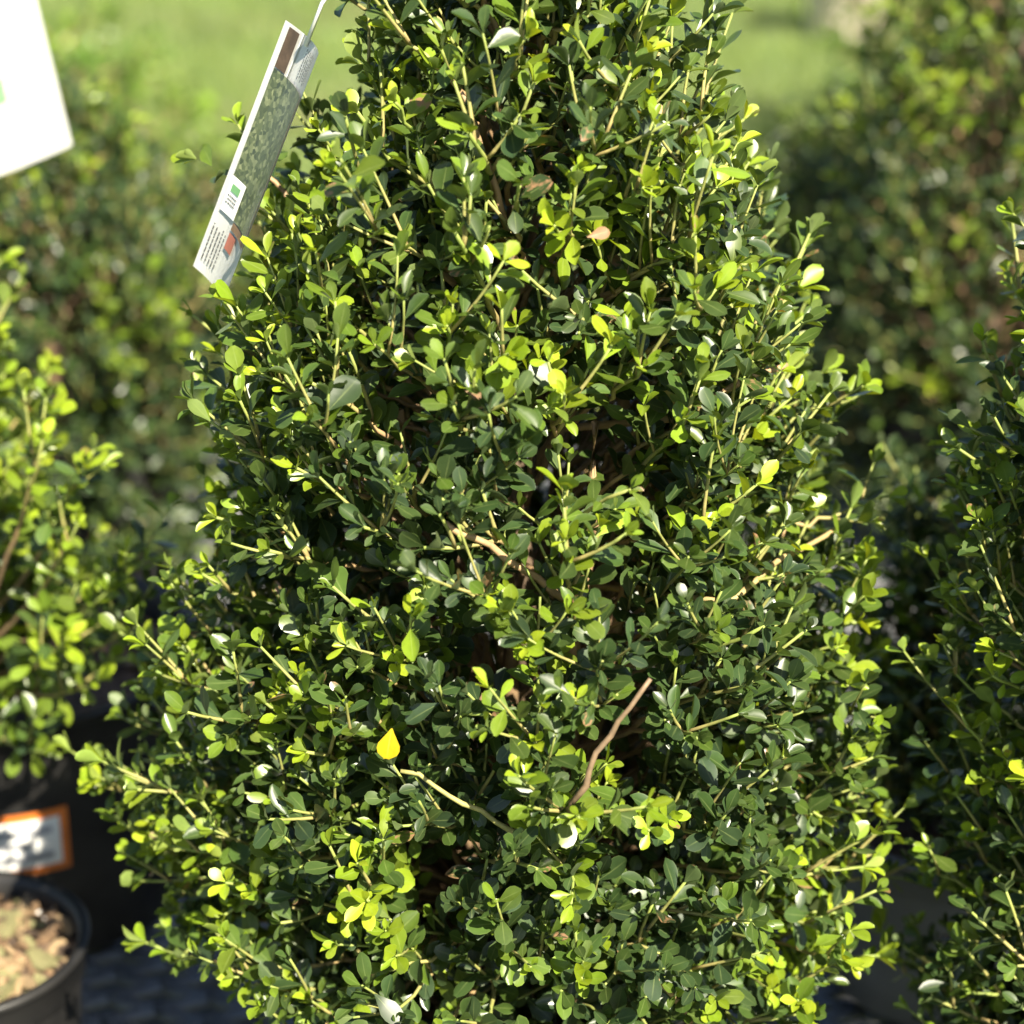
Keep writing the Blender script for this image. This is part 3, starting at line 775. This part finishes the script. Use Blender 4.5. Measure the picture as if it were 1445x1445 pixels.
lx = at_y(-105, 800, 1.31)[0]
SL = Shrub((lx, 1.31, 0.21), [(0.02, 0.06), (0.07, 0.095), (0.12, 0.10), (0.20, 0.082), (0.30, 0.062), (0.38, 0.050), (0.46, 0.038), (0.52, 0.012)], 21, leaf=0.0185, lumps=0.12)
SL.grow(230, lambda tip, rng: rng.uniform(0.7, 1.0) if rng.random() < 0.85 else rng.uniform(0.3, 0.6), sides=4, over=(0, 0.05))
for (px, py, c, fl) in ((205, 790, (-20, 1090), 0.75), (150, 835, (20, 1110), 0.8), (140, 960, 0, 0.8), (60, 1060, 0, 0.6), (120, 660, (-60, 900), 0.8), (110, 740, (-60, 960), 0.8), (60, 620, (-80, 850), 0.8), (185, 880, (10, 1090), 0.45), (95, 900, (-30, 1080), 0.8)):
    tip = at_y(px, py, 1.17) - SL.loc; core = np.array([0.004, -0.004, 0.03])
    SL.shoot(tip, unit(tip - core + np.array([0, 0, 0.05])), core, 0.11, fl, sides=3, thick=0.0022)
SL.build('shrub', 'bright yellow green shrub cut off by the left edge of the photo', 'shrub', 'neighbouring potted shrubs', n_leaf=120, n_twig=30, limbs=5)

SR = Shrub((RPx, RPy, 0.14), [(-0.10, 0.10), (0.02, 0.122), (0.12, 0.125), (0.25, 0.120), (0.36, 0.128), (0.47, 0.128), (0.545, 0.10), (0.59, 0.03)], 33, leaf=0.0160, lumps=0.12)
SR.grow(330, lambda tip, rng: rng.uniform(0.55, 1.0) if rng.random() < 0.60 else rng.uniform(0.0, 0.25), sides=4, over=(0, 0.04), inner=0.2)
SR.build('shrub', 'dark leafy shrub with few bright tips cut off by the right edge', 'shrub', 'neighbouring potted shrubs', n_leaf=120, n_twig=30, limbs=6)

SG = Shrub((GP[0], GP[1], 0.14), [(0.02, 0.05), (0.06, 0.075), (0.14, 0.08), (0.22, 0.06), (0.28, 0.03)], 35, lumps=0.12)
SG.grow(90, flush_lo, sides=4)
SG.build('shrub', 'small shaded shrub in the grey pot, behind the right hand shrub', 'shrub', 'neighbouring potted shrubs', templates=VAR_LO, limbs=4, trunk_r=0.008)

# rows behind, out of focus
def back_shrub(px, Y, r, top, seed, n, label, flush, potr=0.12, poth=0.2):
    x = at_y(px, 600, Y)[0]
    make_pot('plant_pot', 'black pot under the ' + label.split(',')[0], (x, Y), potr, poth, 'pots of the row behind', seed=seed)
    h = top - poth
    s = Shrub((x, Y, poth - 0.03), [(-0.12, r * 0.75), (0.04, r * 0.95), (0.35 * h, r), (0.65 * h, r * 0.8), (0.88 * h, r * 0.45), (h, r * 0.12)], seed, leaf=0.019, lumps=0.12)
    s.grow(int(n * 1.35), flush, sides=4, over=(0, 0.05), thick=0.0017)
    return s.build('shrub', label, 'shrub', 'shrubs of the row behind', templates=VAR_LO, limbs=5)
back_shrub(95, 2.02, 0.185, 0.60, 41, 190, 'blurred olive green shrub behind the left shrub, holding a white tag', lit_top_tint)
back_shrub(1385, 2.12, 0.20, 0.80, 43, 230, 'tall blurred shrub behind the right hand shrub, cut by the right edge', lit_top_tint)
back_shrub(-160, 2.35, 0.2, 0.72, 44, 170, 'blurred shrub behind the white tag, far left', flush_hi)
back_shrub(1175, 2.50, 0.15, 0.47, 45, 130, 'low blurred shrub showing right behind the central shrub', flush_lo)
back_shrub(330, 2.52, 0.15, 0.40, 46, 130, 'low blurred shrub showing left behind the central shrub', flush_mid)

# plants growing in the lawn beyond the bench
def lawn_shrub(px, Y, r, h, seed, n, label):
    x = at_y(px, 300, Y)[0]
    s = Shrub((x, Y, GZ), [(0.08, r * 0.7), (0.3 * h, r), (0.6 * h, r * 0.9), (0.85 * h, r * 0.55), (h, r * 0.15)], seed, leaf=0.045, lumps=0.16)
    s.grow(n, flush_hi, sides=3, over=(0, 0.10), leafy=(0.15, 0.3), thick=0.004)
    return s.build('bush', label, 'bush', 'bushes in the lawn beyond the bench', mat=MAT_FAR, templates=VAR_LO, limbs=5, trunk_r=0.02)
lawn_shrub(100, 5.2, 0.42, 0.75, 51, 120, 'far blurred bush in the lawn right of the white tag')
lawn_shrub(-160, 6.2, 0.6, 1.0, 52, 120, 'far blurred bush in the lawn behind the white tag')
lawn_shrub(1440, 6.5, 0.75, 1.1, 53, 150, 'far blurred bush in the lawn at the upper right corner')
lawn_shrub(1330, 4.4, 0.40, 0.62, 54, 120, 'far blurred bush left of the upper right corner bush')

# pale pinkish stone planter far behind
PB = at_z(1188, 50, GZ)
bm = bmesh.new()
V, F = lathe([(0.001, 0.0), (0.15, 0.0), (0.155, 0.02), (0.185, 0.34), (0.20, 0.345), (0.205, 0.39), (0.19, 0.40), (0.175, 0.395), (0.165, 0.33), (0.001, 0.32)], 48)
pl = tag(empty('planter', (PB[0], PB[1], GZ)), 'pale pinkish planter standing far back at the top of the photo', 'planter')
link('body', mesh_np('body', V, [F]), MAT_BLOCK, pl)
V, F = lathe([(0.001, 0.345), (0.10, 0.352), (0.163, 0.345)], 40)
link('soil', mesh_np('soil', V, [F]), MAT_SOIL, pl)

# ------------------------------------------------------------------ tags and sticker
def frame_obj(o, p, x, y, z):
    M = Matrix.Identity(4)
    for r_ in range(3): M[r_][0] = x[r_]; M[r_][1] = y[r_]; M[r_][2] = z[r_]; M[r_][3] = p[r_]
    o.matrix_world = M

def card_mesh(w_, h_, notch=0.0, curve=0.0, th=0.0006, nx=10):
    """card in local XY, origin at its top middle, hanging to -Y, bottom corner clipped"""
    bm = bmesh.new(); rows = []
    for j in (0, 1):
        row = []
        for i in range(nx + 1):
            x = (i / nx - 0.5) * w_; zz = curve * ((x / w_ * 2) ** 2)
            yb = -h_ + notch * abs(i / nx - 0.5) * 2
            row.append(bm.verts.new((x, 0 if j == 0 else yb, zz)))
        rows.append(row)
    for i in range(nx): bm.faces.new((rows[1][i], rows[1][i + 1], rows[0][i + 1], rows[0][i]))
    r = bmesh.ops.solidify(bm, geom=bm.faces[:], thickness=th)
    return bm_mesh('card', bm)

def print_rect(name, mat, parent, x0, x1, y0, y1, z=0.0009, w_=0.08, curve=0.0, n=6):
    bm = bmesh.new()
    pr = []
    for i in range(n + 1):
        x = x0 + (x1 - x0) * i / n; zz = z + curve * ((x / w_ * 2) ** 2)
        pr.append((bm.verts.new((x, y0, zz)), bm.verts.new((x, y1, zz))))
    for i in range(n): bm.faces.new((pr[i][0], pr[i + 1][0], pr[i + 1][1], pr[i][1]))
    me = bm_mesh(name, bm)
    return link(name, me, mat, parent)

htag = tag(empty('plant_tag', (0, 0, 0)), 'long white printed tag with hedge picture, hanging on the central shrub', 'tag')
frame_obj(htag, TA + TX * TW / 2, TX, TY, TN)
link('card', card_mesh(TW, TH, -0.0, CV), MAT_CARD, htag)
PR = lambda nme, m, x0, x1, y0, y1, z=0.0010: print_rect(nme, m, htag, x0 * 0.867, x1 * 0.867, -y0 * TH, -y1 * TH, z, TW, CV)
PR('picture', MAT_PICTURE, -0.0235, 0.0285, 0.74, 0.17)
PR('brown_stripe', MAT_CHIP[2], -0.0235, -0.012, 0.165, 0.01)
PR('picture_caption', MAT_CARD, -0.0235, -0.006, 0.74, 0.60, 0.0014)
PR('logo', MAT_GREEN, -0.020, -0.010, 0.655, 0.625, 0.0018)
def words(x0, x1, y0, y1, z, along_y, seed):
    """one line of tiny print: word-long dashes along a line"""
    rg = random.Random(seed); bm = bmesh.new(); t = 0.0
    while t < 1:
        L_ = rg.uniform(0.05, 0.16); e = min(1, t + L_)
        if along_y: q = (x0, x1, y0 + (y1 - y0) * t, y0 + (y1 - y0) * e)
        else: q = (x0 + (x1 - x0) * t, x0 + (x1 - x0) * e, y0, y1)
        vs = [bm.verts.new((x * 0.867, -y * TH, z + CV * (x * 0.867 / TW * 2) ** 2)) for x, y in ((q[0], q[2]), (q[1], q[2]), (q[1], q[3]), (q[0], q[3]))]
        bm.faces.new(vs); t = e + rg.uniform(0.02, 0.05)
    link('text_line', bm_mesh('text_line', bm), MAT_INK, htag)
for k in range(3): words(-0.021, -0.010, 0.675 + k * 0.014, 0.669 + k * 0.014, 0.0018, False, k)
PR('red_mark', MAT_RED, -0.006, 0.006, 0.85, 0.785)
PR('brown_panel', MAT_CHIP[0], -0.006, 0.028, 0.775, 0.745)
for k in range(5): words(-0.0245 + k * 0.0036, -0.0233 + k * 0.0036, 0.95, 0.80 + 0.008 * (k % 3), 0.0010, True, 20 + k)
for k in range(6): words(0.004 + k * 0.0034, 0.0051 + k * 0.0034, 0.145 - 0.01 * (k % 2), 0.03, 0.0010, True, 40 + k)
bm = bmesh.new()
V_ = []
strap = np.array([(0.0, -0.004, 0.0012), (0.002, 0.02, 0.002), (0.012, 0.045, 0.0), (0.022, 0.06, -0.01), (0.03, 0.055, -0.02)])
me = tubes([(strap, np.full(5, 0.0011), np.full(5, 1.0))], 'strap', 6); me.materials.clear(); me.materials.append(MAT_CARD)
link('strap', me, None, htag)

# white tag upper left, out of focus
WA = at_y(104, 206, 1.62); WB = at_y(46, -28, 1.70)
yv = unit(WB - WA); xv = unit(np.cross(yv, unit(np.array([0.25, 1.0, -0.35])))); nv = np.cross(xv, yv)
if nv[1] > 0: xv, nv = -xv, -nv
wtag = tag(empty('plant_tag', (0, 0, 0)), 'plain white tag with green mark in the upper left corner, blurred', 'tag')
frame_obj(wtag, WA + yv * 0.165 - xv * 0.045, xv, yv, nv)
link('card', card_mesh(0.09, 0.165, 0.0, 0.003), MAT_CARD, wtag)
print_rect('green_logo', MAT_GREEN, wtag, -0.030, -0.002, -0.108, -0.084, 0.0012, 0.09, 0.003)
st = np.array([(0.0, -0.004, 0.001), (0.0, 0.03, 0.0), (-0.02, 0.06, -0.05), (-0.05, 0.05, -0.12), (-0.06, 0.0, -0.2)])
me = tubes([(st, np.full(5, 0.0014), np.full(5, 1.0))], 'strap', 6); me.materials.clear(); me.materials.append(MAT_CARD)
link('strap', me, None, wtag)

# sticker on the wall of the left pot: white with orange edge and grey print
def curved_patch(name, mat, a0, a1, z0, z1, off, parent, tilt=0.0):
    n = 14; V = []
    for i in range(n + 1):
        a = a0 + (a1 - a0) * i / n; dz = tilt * (i / n - 0.5)
        for z in (z0 + dz, z1 + dz):
            r = 0.112 + (0.1351 - 0.112) * z / 0.235 + off
            V.append((r * math.cos(a), r * math.sin(a), z))
    F = np.array([(2 * i, 2 * i + 2, 2 * i + 3, 2 * i + 1) for i in range(n)])
    return link(name, mesh_np(name, np.array(V), [F]), mat, parent)
A0, A1 = R(-128), R(-66)
stk = curved_patch('sticker', MAT_ORANGE, A0, A1, 0.090, 0.148, 0.0008, left_pot, 0.012)
stk['label'] = 'white sticker with orange edge'
curved_patch('white_panel', MAT_CARD, A0 + 0.06, A1 - 0.05, 0.097, 0.141, 0.0013, stk, 0.011)
for k in range(3): curved_patch('print_line', MAT_GREY, A0 + 0.25, A1 - 0.10 - 0.1 * (k % 2), 0.104 + 0.012 * k, 0.110 + 0.012 * k, 0.0018, stk, 0.009)
